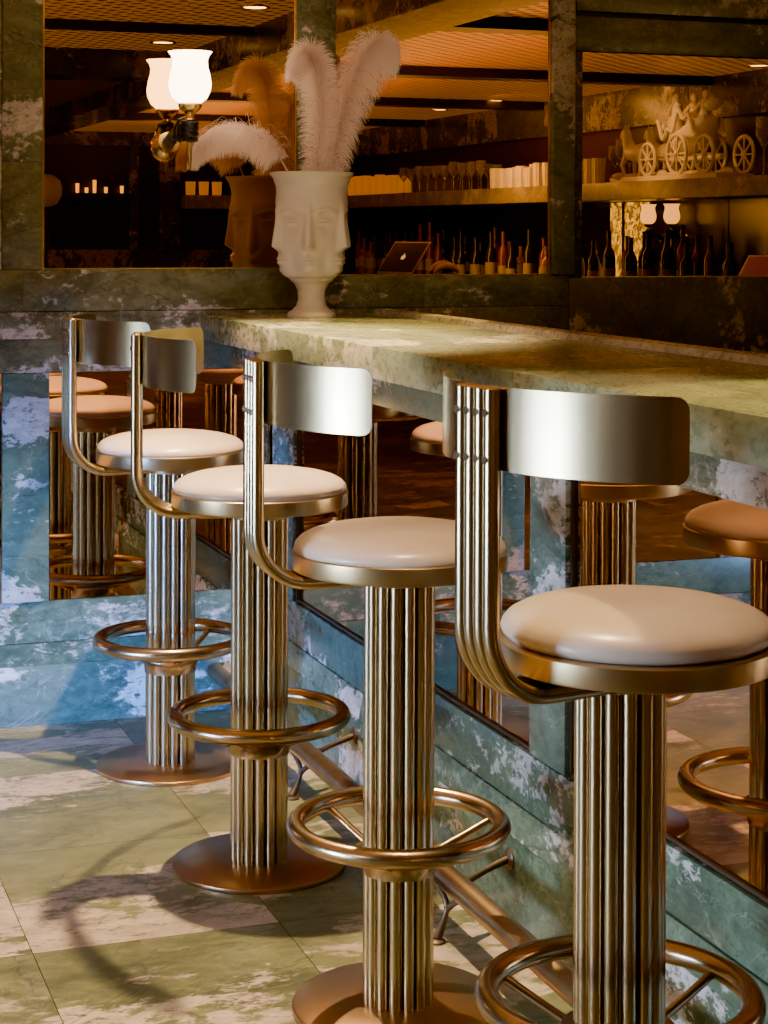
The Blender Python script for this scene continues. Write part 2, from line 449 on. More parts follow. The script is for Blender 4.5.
# foot rail
rail = thing('foot_rail', 'worn brass foot rail on iron brackets along the bar base', 'foot rail', (1.318, 2.4, .112))
b = MB(); b.tube([(1.318, YB, .112), (1.318, 2, .112), (1.318, 5.05, .112)], .0235, 20); rel(b.build('rail', M['rail']), rail)
def arc(p0, p1, p2, n=10):
    p0, p1, p2 = map(Vector, (p0, p1, p2))
    return [p0*(1-t)**2+p1*2*t*(1-t)+p2*t*t for t in [i/n for i in range(n+1)]]
for yb in (4.24, 3.30, 1.90):
    b = MB()
    b.tube(arc((1.466, yb+.035, .118), (1.40, yb+.03, .100), (1.33, yb-.02, .092)), [.0075]*3+[.0065]*5+[.009]*3, 10)
    b.tube(arc((1.288, yb-.03, .006), (1.310, yb-.02, .04), (1.313, yb-.02, .06), 6), [.011, .009, .0075, .0065, .006, .006, .0065], 10)
    b.tube(arc((1.313, yb-.02, .055), (1.315, yb-.02, .075), (1.306, yb+.028, .095), 6), .006, 10)
    b.tube(arc((1.313, yb-.02, .055), (1.316, yb-.04, .075), (1.334, yb-.072, .095), 6), .006, 10)
    b.lathe([(.018, 0), (.018, .004), (.010, .008)], 16, 1.287, yb-.03)
    br = rel(b.build('bracket', M['iron']), rail)
    b = MB()
    b.tube([(1.4675, yb+.035, .118), (1.4645, yb+.035, .118), (1.460, yb+.035, .118)], [.021, .021, .015], 18)
    for dz in (-.013, .013): b.blob((1.4635, yb+.035, .118+dz), (.002, .003, .003), 1)
    ro = b.build('rosette', M['iron']); ro.parent = br
    # parent is offset through matrix_parent_inverse of bracket: keep world placement

# ------------------------------------------------------------------ stools
def arc_back(r0=.26, half=.258, sag=.12, z0=1.024, z1=1.130, th=.0028, cr=.017):
    rho = (half*half+sag*sag)/(2*sag); cx = r0-.0112-rho; A = math.asin(half/rho)
    b = MB(); nu, nv = 48, 8
    us = [-A+2*A*i/nu for i in range(nu+1)]
    for k in range(1, 6):
        e = cr/rho*(1-math.cos(k/5*PI/2)); us += [-A+e, A-e]
    us = sorted(set(round(u, 6) for u in us))
    g = {}
    for si, rr in enumerate((rho, rho-th)):
        for i, u in enumerate(us):
            d = (A-abs(u))*rho
            ins = 0 if d >= cr else cr-math.sqrt(max(0, cr*cr-(cr-d)**2))
            for j in range(nv+1):
                z = z0+ins+(z1-z0-2*ins)*j/nv
                g[si, i, j] = b.b.verts.new((cx+rr*math.cos(u), rr*math.sin(u), z))
    m = len(us)-1
    for i in range(m):
        for j in range(nv):
            b.b.faces.new((g[0, i, j], g[0, i+1, j], g[0, i+1, j+1], g[0, i, j+1]))
            b.b.faces.new((g[1, i, j+1], g[1, i+1, j+1], g[1, i+1, j], g[1, i, j]))
        for j in (0, nv):
            b.b.faces.new((g[0, i, j], g[1, i, j], g[1, i+1, j], g[0, i+1, j]))
    for i in (0, m):
        for j in range(nv): b.b.faces.new((g[0, i, j], g[0, i, j+1], g[1, i, j+1], g[1, i, j]))
    return b
SR = .187
def make_stool(label):
    t = thing('bar_stool', label, 'bar stool', (0, 0, 0), 0, 'brass bar stools along the bar')
    b = MB(); b.lathe([(.1835, 0), (.185, .004), (.184, .009), (.180, .012), (.06, .0135)], 96); b.build('base', M['brass_base'], t)
    b = MB(); n = 14
    for i in range(n):
        a = 2*PI*i/n; x, y = .0518*math.cos(a), .0518*math.sin(a)
        b.tube([(x, y, .0125), (x, y, .4), (x, y, .742)], .0102, 14)
    b.lathe([(.044, .0125), (.044, .742)], 24)
    b.build('column', M['brass_tube'], t)
    b = MB(); b.lathe([(.050, .7405), (.0645, .7405), (.0655, .744), (.0655, .7615), (.05, .7635)], 48); b.build('collar', M['brass'], t)
    # foot ring with hub and three spokes
    b = MB(); b.tube([(.1785*math.cos(2*PI*i/72), .1785*math.sin(2*PI*i/72), .318) for i in range(72)], .0165, 18, closed=True)
    rg = b.build('foot_ring', M['brass_ring'], t)
    b = MB(); b.lathe([(.0605, .240), (.0648, .240), (.0660, .258), (.0780, .272), (.0780, .2755), (.0605, .2755)], 48); b.build('hub', M['brass_ring'], rg)
    for k in range(3):
        a = 2*PI*k/3; c, s = math.cos(a), math.sin(a)
        b = MB(); b.tube([(.060*c, .060*s, .262), (.12*c, .12*s, .288), (.172*c, .172*s, .312)], .0068, 12)
        b.build('spoke', M['brass_ring'], rg)
    # seat
    b = MB(); b.lathe([(.06, .7645), (SR-.006, .7645), (SR-.001, .7665), (SR, .770), (SR, .795), (SR-.003, .7975), (SR-.008, .798)], 96)
    b.build('seat_rim', M['brass'], t)
    prof = [(SR-.012, .790), (SR-.0045, .797), (SR-.003, .8025), (SR-.0055, .810), (SR-.013, .818), (SR-.026, .825), (SR-.045, .831), (SR-.075, .8365), (SR-.11, .840), (.04, .842), (.006, .8425)]
    b = MB(); b.lathe(prof, 96)
    b.build('cushion', M['leather'], t, angle=80)
    # back support: four parallel tubes bent up from under the seat
    b = MB(); rt = .0108; pitch = .0214; r0 = .26; zb = .7525; rb = .088
    for i in range(4):
        y = (i-1.5)*pitch
        p = [(.03, y, zb), (.10, y, zb)]
        for q in range(0, 13):
            a = -PI/2+PI/2*q/12
            p.append((r0-rb+rb*math.cos(a), y, zb+rb+rb*math.sin(a)))
        p += [(r0, y, .95), (r0, y, 1.128), (r0, y, 1.1305)]
        b.tube(p, [rt]*(len(p)-1)+[rt*.8], 16, up=(0, 1, 0))
    sup = b.build('back_support', M['brass_tube'], t)
    b = arc_back(); b.build('backrest', M['brass_sheet'], t)
    for i in range(4):
        for z in (1.100, 1.044):
            y = (i-1.5)*pitch
            b = MB(); b.tube([(r0+rt-.001, y, z), (r0+rt+.001, y, z), (r0+rt+.0022, y, z)], [.0052, .0052, .0038], 12)
            b.build('screw', M['screw'], sup)
    return t
ST = [(1.1482, 2.2433, 31, -63, .022, 'brass bar stool nearest the camera, wide backrest and screw heads turned toward us'),
      (1.1165, 3.0165, 17, -47, 0, 'brass bar stool second from the camera, white seat half hidden by the nearest backrest'),
      (1.0883, 3.7972, 4, 0, 0, 'brass bar stool third from the camera, back support seen edge on'),
      (1.0784, 4.5741, 23, 30, 0, 'brass bar stool farthest from the camera, beside the low mirror on the back wall')]
proto = make_stool(ST[0][5])
SEATP = ('seat_rim', 'cushion', 'back_support', 'backrest')
for i, (x, y, az, sp, so, lab) in enumerate(ST):
    s = proto if i == 0 else dup(proto, (x, y, 0), label=lab)
    s.location = (x, y, 0)
    base = PI/2-YAW
    lf = PI-YAW                      # image-left direction, then toward the camera
    ang = lf+math.radians(az)
    for ch in s.children:
        nm = ch.name.split('.')[0]
        if nm in SEATP:
            ch.rotation_euler = (0, 0, ang); ch.location = (so*math.cos(YAW), -so*math.sin(YAW), .0 if i else {'seat_rim': .006, 'cushion': .015, 'backrest': .022, 'back_support': -.0437}[nm])
            if nm == 'back_support': ch.scale = (1, 1, 1.058 if i == 0 else 1)
        elif nm == 'foot_ring': ch.rotation_euler = (0, 0, base-math.radians(sp))
        elif nm == 'column': ch.rotation_euler = (0, 0, .21*i)

# ------------------------------------------------------------------ face vase
VX, VY = 1.533, 4.845
def gs(x, s): return math.exp(-(x/s)**2/2)
NOSE0 = math.radians(-90)-.13-.27
def vface(th, r, z):
    zr = z
    if zr < 1.215 or zr > 1.46: return 0
    P6 = PI/3
    d = (th-NOSE0+P6/2) % P6-P6/2          # angle from nearest nose
    s = d*.098; e = (abs(d)-P6/2)*.098     # arc from nose, arc from eye centre
    o = 0.
    if zr > 1.285:
        t = min(1, max(0, (1.405-zr)/.10)); hgt = .006+.0175*t; wd = .0055+.0045*t
        if zr < 1.304: hgt *= max(0, (zr-1.287)/.017)
        o += hgt*gs(s, wd)*(1 if zr < 1.405 else gs(zr-1.405, .014))
    o -= .014*gs(e, .017)*gs(zr-1.374, .022)
    o += .0125*gs(e, .0125)*gs(zr-1.372, .0075)
    o -= .0050*gs(e, .014)*gs(zr-1.3715, .0016)
    o += .0065*gs(zr-1.402-.012*gs(e, .022)+.010, .004)*gs(e, .026)
    o += .0095*gs(s, .012)*gs(zr-1.2715, .0045)+.0095*gs(s, .010)*gs(zr-1.260, .005)
    o -= .0035*gs(s, .016)*gs(zr-1.2658, .0014)
    o -= .004*gs(s, .004)*gs(zr-1.284, .006)
    o += .007*gs(s, .013)*gs(zr-1.237, .009)
    o -= .009*gs(e, .015)*gs(zr-1.262, .030)
    return o
keys = [(1.110, .066), (1.117, .067), (1.124, .063), (1.131, .052), (1.142, .042), (1.158, .037), (1.182, .038), (1.200, .045), (1.214, .060), (1.226, .078), (1.240, .087),
        (1.262, .092), (1.29, .0945), (1.32, .096), (1.36, .0965), (1.395, .099), (1.42, .1005), (1.447, .0975), (1.467, .0985), (1.487, .105), (1.503, .1155)]
def interp(z):
    for (a, ra), (c, rc) in zip(keys, keys[1:]):
        if a <= z <= c:
            t = (z-a)/(c-a); t = t*t*(3-2*t)*.5+t*.5
            return ra+(rc-ra)*t
    return keys[-1][1]
NZ = 260
prof = [(interp(1.110+(1.503-1.110)*i/NZ), 1.110+(1.503-1.110)*i/NZ) for i in range(NZ+1)]
prof += [(.1155, 1.506), (.112, 1.5065), (.100, 1.488), (.090, 1.46), (.085, 1.40), (.08, 1.32), (.05, 1.28), (.01, 1.275)]
b = MB(); b.lathe(prof, 300, VX, VY, lambda th, r, z: vface(th, r, z) if r > .0 else 0)
# the inner wall must not carry faces: rebuild displacement only outside
vase = b.build('face_vase', M['ceramic'], angle=60)
tag(vase, 'white footed ceramic vase modelled with human faces, on the counter against the mirror', 'vase')

def bez(pts, t):
    pts = [Vector(p) for p in pts]
    while len(pts) > 1: pts = [a.lerp(c, t) for a, c in zip(pts, pts[1:])]
    return pts[0]
def feather(label, ctrl, length_fn, droop, seed, nrm=(-.34, -.94, 0), n=520, spread=.8, jit=.7, per=7, t0=.05):
    rr = random.Random(seed)
    nrm = Vector(nrm).normalized()
    b = MB()
    b.tube([bez(ctrl, i/24) for i in range(25)], [.0026*(1-.8*i/24)+.0003 for i in range(25)], 6)
    root = b.build('ostrich_feather', M['quill'])
    tag(root, label, 'feather', None)
    b = MB()
    for i in range(n):
        t = t0+(1-t0)*(i+rr.random())/n
        p = bez(ctrl, t); tg = (bez(ctrl, min(1, t+.01))-bez(ctrl, max(0, t-.01))).normalized()
        for sd in (-1, 1):
            clump = rr.gauss(0, .10); cl2 = rr.gauss(0, .25)
            for q in range(per):
                ph = rr.gauss(0, jit)+cl2
                side = (tg.cross(nrm)*sd).normalized()
                side = (side*math.cos(ph)+nrm*math.sin(ph)).normalized()
                L = length_fn(t, sd)*(.60+.55*rr.random())
                d = (side*spread+tg*(.62+.2*rr.random())).normalized()
                cur = p.copy(); pts = [cur.copy()]; ns = 7
                for k in range(ns):
                    d = (d+Vector((rr.gauss(clump, .04)*.3, rr.gauss(0, .03), -droop*(k+1)/ns*(.8+.4*rr.random())))).normalized()
                    cur = cur+d*L/ns; pts.append(cur.copy())
                wv = d.cross(nrm)
                if wv.length < .05: wv = d.cross(Vector((1, 0, 0)))
                wv.normalize()
                wv = (wv+nrm*rr.gauss(0, .5)).normalized()
                prev = None
                for k, pp in enumerate(pts):
                    w = .0009*(1-.8*k/ns)
                    pr_ = (b.b.verts.new(pp-wv*w), b.b.verts.new(pp+wv*w))
                    if prev: b.b.faces.new((prev[0], prev[1], pr_[1], pr_[0]))
                    prev = pr_
    o = b.build('barbs', M['feather'], root, smooth=True); o['label'] = 'soft pinkish white barbs'
    return root
def spline(pts):      # bezier control points that pass near the given points
    return pts
def lens(a, mid, z, tip):
    def f(t, sd):
        base = a[0] if sd < 0 else a[1]; m = mid[0] if sd < 0 else mid[1]
        if t < z: return base+(m-base)*(t/z)
        return m+(tip-m)*((t-z)/(1-z))**1.6
    return f
feather('upright pale ostrich feather, left of the two standing tall in the vase',
        [(1.540, 4.84, 1.42), (1.556, 4.84, 1.58), (1.560, 4.84, 1.74), (1.560, 4.83, 1.90), (1.478, 4.81, 1.845), (1.462, 4.80, 1.765)], lens((.050, .050), (.070, .062), .45, .028), .34, 1, nrm=(.0, -1, .0))
feather('tall pale ostrich feather leaning right from the vase, tip drooping',
        [(1.570, 4.84, 1.42), (1.583, 4.83, 1.58), (1.610, 4.83, 1.72), (1.672, 4.83, 1.96), (1.775, 4.82, 1.90), (1.752, 4.82, 1.80)], lens((.050, .050), (.060, .105), .5, .040), .60, 2, nrm=(.0, -1, 0), jit=1.0)
feather('pale ostrich feather arching out left over the vase rim, barbs hanging',
        [(1.500, 4.84, 1.42), (1.465, 4.85, 1.52), (1.415, 4.87, 1.68), (1.300, 4.95, 1.66), (1.243, 5.01, 1.60), (1.240, 5.01, 1.545)], lens((.055, .03), (.085, .035), .5, .035), .75, 3, nrm=(.3, -1, .2), t0=.22, jit=.9)

# ------------------------------------------------------------------ hand sconce
def make_sconce(label, shade_mat):
    # local: wall at +y = 0, hand reaches toward -y; torch axis at (0,-.14)
    t = thing('hand_sconce', label, 'wall lamp')
    ax = (0, -.135)
    b = MB()
    prof = [(.012, .160), (.030, .163), (.046, .176), (.056, .197), (.0585, .216), (.055, .240), (.049, .262), (.0475, .278), (.0515, .292), (.060, .303),
            (.0575, .302), (.049, .291), (.045, .278), (.0465, .262), (.0525, .240), (.056, .216), (.0535, .197), (.044, .179), (.028, .167), (.006, .165)]
    b.lathe(prof, 48, *ax); sh = b.build('lamp_shade', shade_mat, t); sh['label'] = 'glowing white tulip glass shade'
    b = MB(); b.lathe([(.004, -.015), (.006, .02), (.009, .07), (.0115, .115), (.017, .118), (.013, .124), (.012, .134), (.020, .140), (.030, .150), (.033, .158), (.031, .163), (.012, .165)], 28, *ax)
    b.build('torch', M['gold'], t)
    # one continuous hand: palm, four curled fingers, thumb, forearm
    b = MB(); z0 = .085; hx, hy = ax
    b.tube([(-.040, -.004, z0-.040), (-.038, -.045, z0-.026), (-.032, -.085, z0-.008), (-.024, -.108, z0)], [.021, .0195, .0175, .019], 16)
    b.tube([(-.030, -.098, z0-.016), (-.0255, -.112, z0), (-.0245, -.113, z0+.018)], [.015, .017, .014], 14)
    b.blob((-.024, -.120, z0), (.013, .021, .030), 3)
    for k in range(4):
        z = z0+.0225-.0150*k; rad = [.0078, .0080, .0076, .0066][k]; reach = [200, 215, 210, 185][k]
        pts = []; rs = []
        for q in range(11):
            a = math.radians(185+reach*q/10); rr_ = .0205-.0015*q/10
            pts.append((hx+rr_*math.cos(a), hy+rr_*math.sin(a), z+.002*math.sin(q)))
            rs.append(rad*(1-.28*q/10)*(1.07 if q in (3, 7) else 1))
        b.tube(pts, rs, 10)
        b.blob(pts[-1], (rs[-1],)*3, 2)
    pts = [(-.030, -.112, z0+.012), (-.022, -.150+.030, z0+.030), (-.006, -.118, z0+.036), (.010, -.119, z0+.034)]
    b.tube(pts, [.0105, .0095, .0085, .0068], 10); b.blob(pts[-1], (.0068,)*3, 2)
    h = b.build('hand', M['black'], t)
    md = h.modifiers.new('r', 'REMESH'); md.mode = 'VOXEL'; md.voxel_size = .0022; md.use_smooth_shade = True
    h['label'] = 'black hand gripping the torch'
    b = MB(); b.tube([(-.041, .0, z0-.042), (-.041, -.008, z0-.040), (-.040, -.022, z0-.034), (-.038, -.040, z0-.028), (-.037, -.048, z0-.025)], [.036, .035, .023, .026, .030], 24)
    g = b.build('cuff', M['gold'], t); g['label'] = 'flared gold cuff'
    return t
sc = make_sconce('lit wall sconce, black hand holding a brass torch with a glowing white glass shade', M['shade'])
sc.location = (1.215, MIRY-.001, 1.53)

# ------------------------------------------------------------------ the bar side of the room, seen in the mirrors
# back bar along the right wall
bb = thing('back_bar', 'dark back bar cabinet along the right wall, seen in the mirrors', 'cabinet', (4.98, 0, 0))
def bbp(name, fn, mat, **k):
    b = MB(); fn(b); o = b.build(name, mat, smooth=False); return rel(o, bb)
bbp('counter', lambda b: b.box(4.74, 5.195, -5.9, 5.0, .96, 1.0, 0), M['marble_dark'])
bbp('cabinet', lambda b: b.box(4.80, 5.195, -5.9, 5.0, 0, .96, 0), M['blackwood'])
sg = plain('smoked_glass', (.016, .011, .007), .22)
trim(lambda b: [b.box(5.178, 5.195, -5.9+1.2*i, -5.9+1.2*i+1.19, 1.0, 1.524, 0) for i in range(9)], sg)
shelf = MB(); shelf.box(4.80, 5.195, -5.9, 5.0, 1.525, 1.625, 2.2, .003)
sh = tag(shelf.build('bar_shelf', M['shelf'], smooth=True, angle=25), 'long golden marble shelf above the back bar, holding glasses and the carriage', 'shelf')
def frieze(b):
    for i in range(8): b.box(5.15, 5.2, -5.9+1.36*i, -5.9+1.36*i+1.355, 1.97, CEIL-.001, None)
trim(frieze, M['marble_dark'])
isl = thing('service_station', 'low dark service counter standing behind the bar', 'counter', (3.5, 2, 0))
b = MB(); b.box(3.22, 3.78, -1.0, 4.6, 0, 1.0, 0); rel(b.build('cabinet', M['blackwood'], smooth=False), isl)
b = MB(); b.box(3.2, 3.8, -1.02, 4.62, 1.0, 1.03, 0); rel(b.build('worktop', M['marble_dark'], smooth=False), isl)

def RY(yv): return 2*MIRY-yv      # real y of something seen at depth yv in the back mirror
# tumblers on the shelf
def tumbler(mat, label, group, r=.040, h=.14, name='tumbler', ribs=0):
    b = MB()
    fn = (lambda th, rr, z: .0015*math.cos(th*ribs) if rr > .02 else 0) if ribs else None
    b.lathe([(r*.86, 0), (r*.9, .006), (r, h), (r*.93, h), (r*.8, .012), (.004, .010)], 36 if ribs else 24, fn=fn)
    return tag(b.build(name, mat), label, 'glass', group)
def row(first, n, y0, y1, xs, zt=1.6252):
    k = 0; cur = first
    for x in xs:
        for i in range(n):
            y = y0+(y1-y0)*(i/(n-1) if n > 1 else 0)
            if k: cur = first.copy(); C.objects.link(cur)
            cur.location = (x, y, zt); k += 1; cur.scale = (1, 1, R.uniform(.88, 1.08))
wc = tumbler(M['white_cup'], 'white ribbed tumbler in the long row on the shelf, reflected right of the vase', 'white tumblers left of the mirror pillar', ribs=12)
row(wc, 10, RY(11.35), RY(10.1), (4.87, 4.97))
wc2 = tumbler(M['white_cup'], 'white ribbed tumbler in the short row on the shelf before the carriage', 'white tumblers right of the mirror pillar', ribs=12)
row(wc2, 3, RY(10.02), RY(9.80), (4.86,))
am = tumbler(M['amber'], 'amber tumbler with a painted-in glow on the shelf, reflected just right of the vase', 'amber tumblers on the shelf', r=.042, h=.15)
row(am, 7, RY(14.3), RY(13.3), (4.87, 4.97))
def wineglass(label, group, h=.19, r=.036):
    b = MB(); b.lathe([(.032, 0), (.032, .003), (.004, .008), (.0035, h*.45), (.012, h*.5), (r, h*.68), (r*.94, h), (r*.9, h), (r*.93, h*.68), (.004, h*.52)], 20)
    return tag(b.build('wine_glass', M['glass']), label, 'glass', group)
wg = wineglass('clear stemmed glass on the shelf between the amber and white tumblers', 'stemmed glasses in the middle of the shelf')
row(wg, 10, RY(13.1), RY(11.6), (4.87, 4.99))
wg2 = wineglass('clear tall stemmed glass on the shelf just left of the carriage', 'stemmed glasses beside the carriage', .25, .04)
row(wg2, 3, RY(9.99), RY(9.80), (5.06,))
wg3 = wineglass('clear tall stemmed glass on the shelf right of the carriage', 'stemmed glasses right of the carriage', .30, .04)
row(wg3, 4, RY(8.05), RY(7.6), (4.9,))

# ornate carriage
CGS = .92
cg = thing('porcelain_carriage', 'cream porcelain horse drawn carriage with figures, on the shelf reflected at upper right', 'figurine', (4.98, RY(9.05), 1.6252))
def cpart(name, fn, parent=None, mat=None):
    b = MB(); fn(b); return b.build(name, mat or M['figurine'], parent or cg)
# local y: +y is toward the back wall (right in the photo), horses toward -y
def plinth(b):
    b.lathe([(.02, 0)]+[(.02, .001)], 8)
    b.prism([(-.13, -.66), (-.16, -.4), (-.15, .1), (-.16, .5), (-.12, .64), (.12, .64), (.16, .5), (.15, .1), (.16, -.4), (.13, -.66)], 'z', 0, .03)
    for i in range(14):
        b.blob((R.uniform(-.14, .1), -.6+.09*i, .037), (R.uniform(.03, .06), R.uniform(.05, .09), R.uniform(.015, .035)), 2)
cpart('plinth', plinth)
def wheel(y, rad, x):
    def fn(b):
        b.tube([(x, y+rad*math.cos(2*PI*i/28), rad+.035+rad*math.sin(2*PI*i/28)) for i in range(28)], .011, 8, closed=True)
        for k in range(8):
            a = 2*PI*k/8
            b.tube([(x, y, rad+.035), (x, y+rad*math.cos(a), rad+.035+rad*math.sin(a))], .006, 6)
        b.blob((x, y, rad+.035), (.02, .02, .02), 2)
    cpart('wheel', fn)
for x in (-.13, .13):
    wheel(-.16, .095, x); wheel(.20, .115, x)
    wheel(.52, .105, x)
def body(b):
    sec = [(-.05, .20, .05), (.0, .16, .08), (.08, .15, .10), (.16, .16, .105), (.26, .19, .10), (.33, .25, .085), (.37, .32, .05)]
    rings = []
    for y, zb, hw in sec:
        top_ = .27+.10*max(0, (y-.12)/.25)+.06*max(0, (.05-y)/.1)
        pts = []
        for k in range(13):
            a = PI*k/12
            pts.append((hw*math.cos(a), y, top_-(top_-zb)*math.sin(a)**.7))
        rings.append([b.b.verts.new(p) for p in pts])
    for a, c in zip(rings, rings[1:]):
        for j in range(12): b.b.faces.new((a[j], a[j+1], c[j+1], c[j]))
    b.b.faces.new(rings[0]); b.b.faces.new(rings[-1][::-1])
    for s_ in (-1, 1):
        b.tube([(s_*.1, -.09+.01*i, .33-.06*math.sin(i*.16)+.03*math.cos(i*.5)) for i in range(48)], .012, 6)
    b.tube([(0, -.16, .13), (0, -.3, .15), (0, -.5, .17)], .012, 6)
    b.tube([(0, -.16, .13), (0, .2, .13), (0, .5, .13)], .018, 6)
    for y in (-.14, -.1, .34, .38): b.blob((0, y, .33+.1*(y > 0)), (.05, .03, .035), 2)
cpart('carriage_body', body)
def figure(b, x, y, z, h, lean=0, arm=1):
    b.tube([(x, y, z), (x, y+lean*.3*h, z+.25*h), (x, y+lean*.5*h, z+.5*h), (x, y+lean*.6*h, z+.72*h), (x, y+lean*.6*h, z+.80*h)], [h*.22, h*.2, h*.12, h*.14, h*.05], 10)
    b.blob((x, y+lean*.6*h, z+.90*h), (h*.09, h*.1, h*.115), 2)
    for s_ in (-1, 1):
        b.tube([(x+s_*h*.13, y+lean*.6*h, z+.68*h), (x+s_*h*.2, y-.12*h*arm, z+.5*h), (x+s_*h*.14, y-.34*h*arm, z+.55*h)], [h*.05, h*.04, h*.03], 8)
for (y, z, h, ln, fname) in ((-.02, .27, .25, -.2, 'coachman'), (.16, .27, .24, .1, 'lady'), (.28, .30, .22, .2, 'gentleman')):
    cpart(fname, lambda b: figure(b, 0, y, z, h, ln))
def horse(x, y0):
    def fn(b):
        b.tube([(x, y0+.15, .165), (x, y0+.12, .19), (x, y0+.05, .18), (x, y0-.03, .185), (x, y0-.07, .20)], [.035, .052, .05, .052, .04], 12)
        b.tube([(x, y0-.05, .205), (x, y0-.09, .26), (x, y0-.10, .31), (x, y0-.12, .325)], [.045, .034, .026, .022], 10)
        b.tube([(x, y0-.10, .325), (x, y0-.14, .305), (x, y0-.165, .28)], [.025, .02, .014], 10)
        for s_ in (-.012, .012): b.tube([(x+s_, y0-.10, .335), (x+s_, y0-.098, .365)], [.008, .002], 6)
        for i in range(6): b.blob((x, y0-.045-.011*i, .25+.017*i), (.010, .016, .016), 1)
        for s_, yy, kn in ((-.03, -.05, -.05), (.03, -.05, .0), (-.03, .125, .02), (.03, .125, .03)):
            b.tube([(x+s_, y0+yy, .17), (x+s_, y0+yy+kn, .105), (x+s_, y0+yy+kn*.3, .055), (x+s_, y0+yy+kn*.3-.012, .034)], [.024, .014, .010, .013], 8)
        b.tube([(x, y0+.155, .185), (x, y0+.19, .15), (x, y0+.20, .08)], [.012, .018, .006], 8)
    cpart('horse', fn)
horse(-.07, -.45); horse(.07, -.40)
def plume(b):
    b.tube([(0, -.16, .30), (0, -.10, .38), (0, -.04, .43), (0, .0, .47)], [.02, .014, .012, .02], 8)
    figure(b, 0, -.02, .36, .17, -.1)
cpart('footman', plume)

cg.scale = (CGS,)*3
# bottles on the back bar
def bottle(kind, mat):
    P = [[(.037, 0), (.038, .16), (.034, .19), (.015, .225), (.014, .29), (.016, .292), (.016, .30)],
         [(.045, 0), (.046, .12), (.040, .15), (.016, .175), (.015, .22), (.018, .222), (.018, .24)],
         [(.032, 0), (.033, .20), (.028, .23), (.013, .26), (.013, .33), (.015, .332), (.015, .345)]][kind]
    b = MB(); b.lathe(P, 18)
    o = b.build('bottle', mat)
    b = MB(); r = P[1][0]+.0006
    b.lathe([(r, .05), (r, .12)], 18, capb=False, capt=False); b.build('label', M['label'], o)
    return o
protos = []
kinds = [('dark slim liquor bottle on the back bar under the shelf', 'dark slim bottles on the back bar', 0, 'bottle_dark'), ('squat amber liquor bottle on the back bar under the shelf', 'squat amber bottles on the back bar', 1, 'bottle_amber'), ('tall red brown liquor bottle on the back bar under the shelf', 'tall red brown bottles on the back bar', 2, 'bottle_red')]
for k, (lab, grp, kd, mt) in enumerate(kinds):
    o = bottle(kd, M[mt]); tag(o, lab, 'bottle', grp); protos.append(o)
used = [False]*3
for i in range(54):
    k = R.choice((0, 0, 1, 2)); yv = 8.3+.112*i
    if i < 3: k = i
    o = protos[k] if not used[k] else dup(protos[k], (0, 0, 0))
    used[k] = True
    o.location = ((4.85, 5.03)[i % 2]+R.uniform(-.03, .03), RY(yv)+R.uniform(-.03, .03), 1.0002); o.rotation_euler = (0, 0, R.uniform(0, 6)); o.scale = (1, 1, R.uniform(.85, 1.2))

# glowing panel standing in for a bright reflection behind the bottles
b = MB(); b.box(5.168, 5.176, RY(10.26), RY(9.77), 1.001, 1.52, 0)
lw = tag(b.build('reflection_glow_panel', M['reflection_glow'], smooth=False), 'yellow glowing panel standing in for a bright leafy reflection under the shelf, below the carriage', 'panel')
b = MB()
for yv in (10.08,): b.box(5.160, 5.168, RY(yv)-.012, RY(yv)+.012, 1.001, 1.52, 0)
b.build('panel_bar', M['blackwood'], lw, smooth=False)

# two small sconces under the shelf
s2 = make_sconce('left of two small orange lit hand sconces under the shelf, reflected at right', M['shade_dim'])
s2.scale = (.8, .8, .8); s2.location = (5.177, RY(9.58), 1.26); s2.rotation_euler = (0, 0, -PI/2); s2['group'] = 'orange sconces under the shelf'
s3 = dup(s2, (5.177, RY(9.30), 1.26), -PI/2, 'right of two small orange lit hand sconces under the shelf, reflected at right')

# tablets on the service counter
def tablet(loc, rz, mat, label, logo):
    t = thing('tablet', label, 'tablet', loc, rz)
    b = MB()
    tilt = Matrix.Rotation(math.radians(-38), 3, 'X')
    def slab_(b, w, h, y0, y1):
        g = b.box(-w/2, w/2, y0, y1, -h/2, h/2, 0, .0015)
        for v in g: v.co = tilt @ v.co + Vector((0, 0, .155))
    slab_(b, .262, .19, 0, .009); b.build('frame', M['tablet'], t)
    b = MB(); slab_(b, .244, .172, -.0012, .0002); b.build('screen', mat, t)
    b = MB(); b.box(-.06, .06, -.02, .13, 0, .012, 0, .002); b.tube([(0, .09, .01), (0, .07, .08), (0, .03, .14)], .012, 10); b.build('stand', M['iron'], t)
    if logo:
        b = MB()
        for c_, r_, ro_ in (((-.004, 0, -.001), (.011, .0008, .0135), None), ((.004, 0, -.001), (.011, .0008, .0135), None), ((.003, 0, .018), (.003, .0008, .006), Matrix.Rotation(.6, 3, 'Y'))):
            for v in b.blob(c_, r_, 2, ro_): v.co = tilt @ (v.co+Vector((0, -.0022, 0))) + Vector((0, 0, .155))
        b.build('logo', M['logo'], t)
    return t
t1 = tablet((3.45, RY(9.28), 1.0302), math.radians(250), M['screen'], 'dark tablet on a stand with a small white fruit logo, reflected right of the vase', True)
t2 = tablet((3.50, RY(5.72), 1.0302), math.radians(250), M['screen_pink'], 'tablet with a pinkish screen on a stand, reflected at the right edge', False)
b = MB(); b.lathe([(.03, 0), (.06, .01), (.085, .06), (.08, .06), (.055, .014), (.005, .012)], 28)
bw = tag(b.build('fruit_bowl', M['bowl']), 'navy bowl of yellow fruit beside the dark tablet', 'bowl'); bw.location = (3.5, RY(8.83), 1.0302); bw.scale = (1.3, 1.3, 1.5); t1.scale = (1.12,)*3; t2.scale = (1.02,)*3
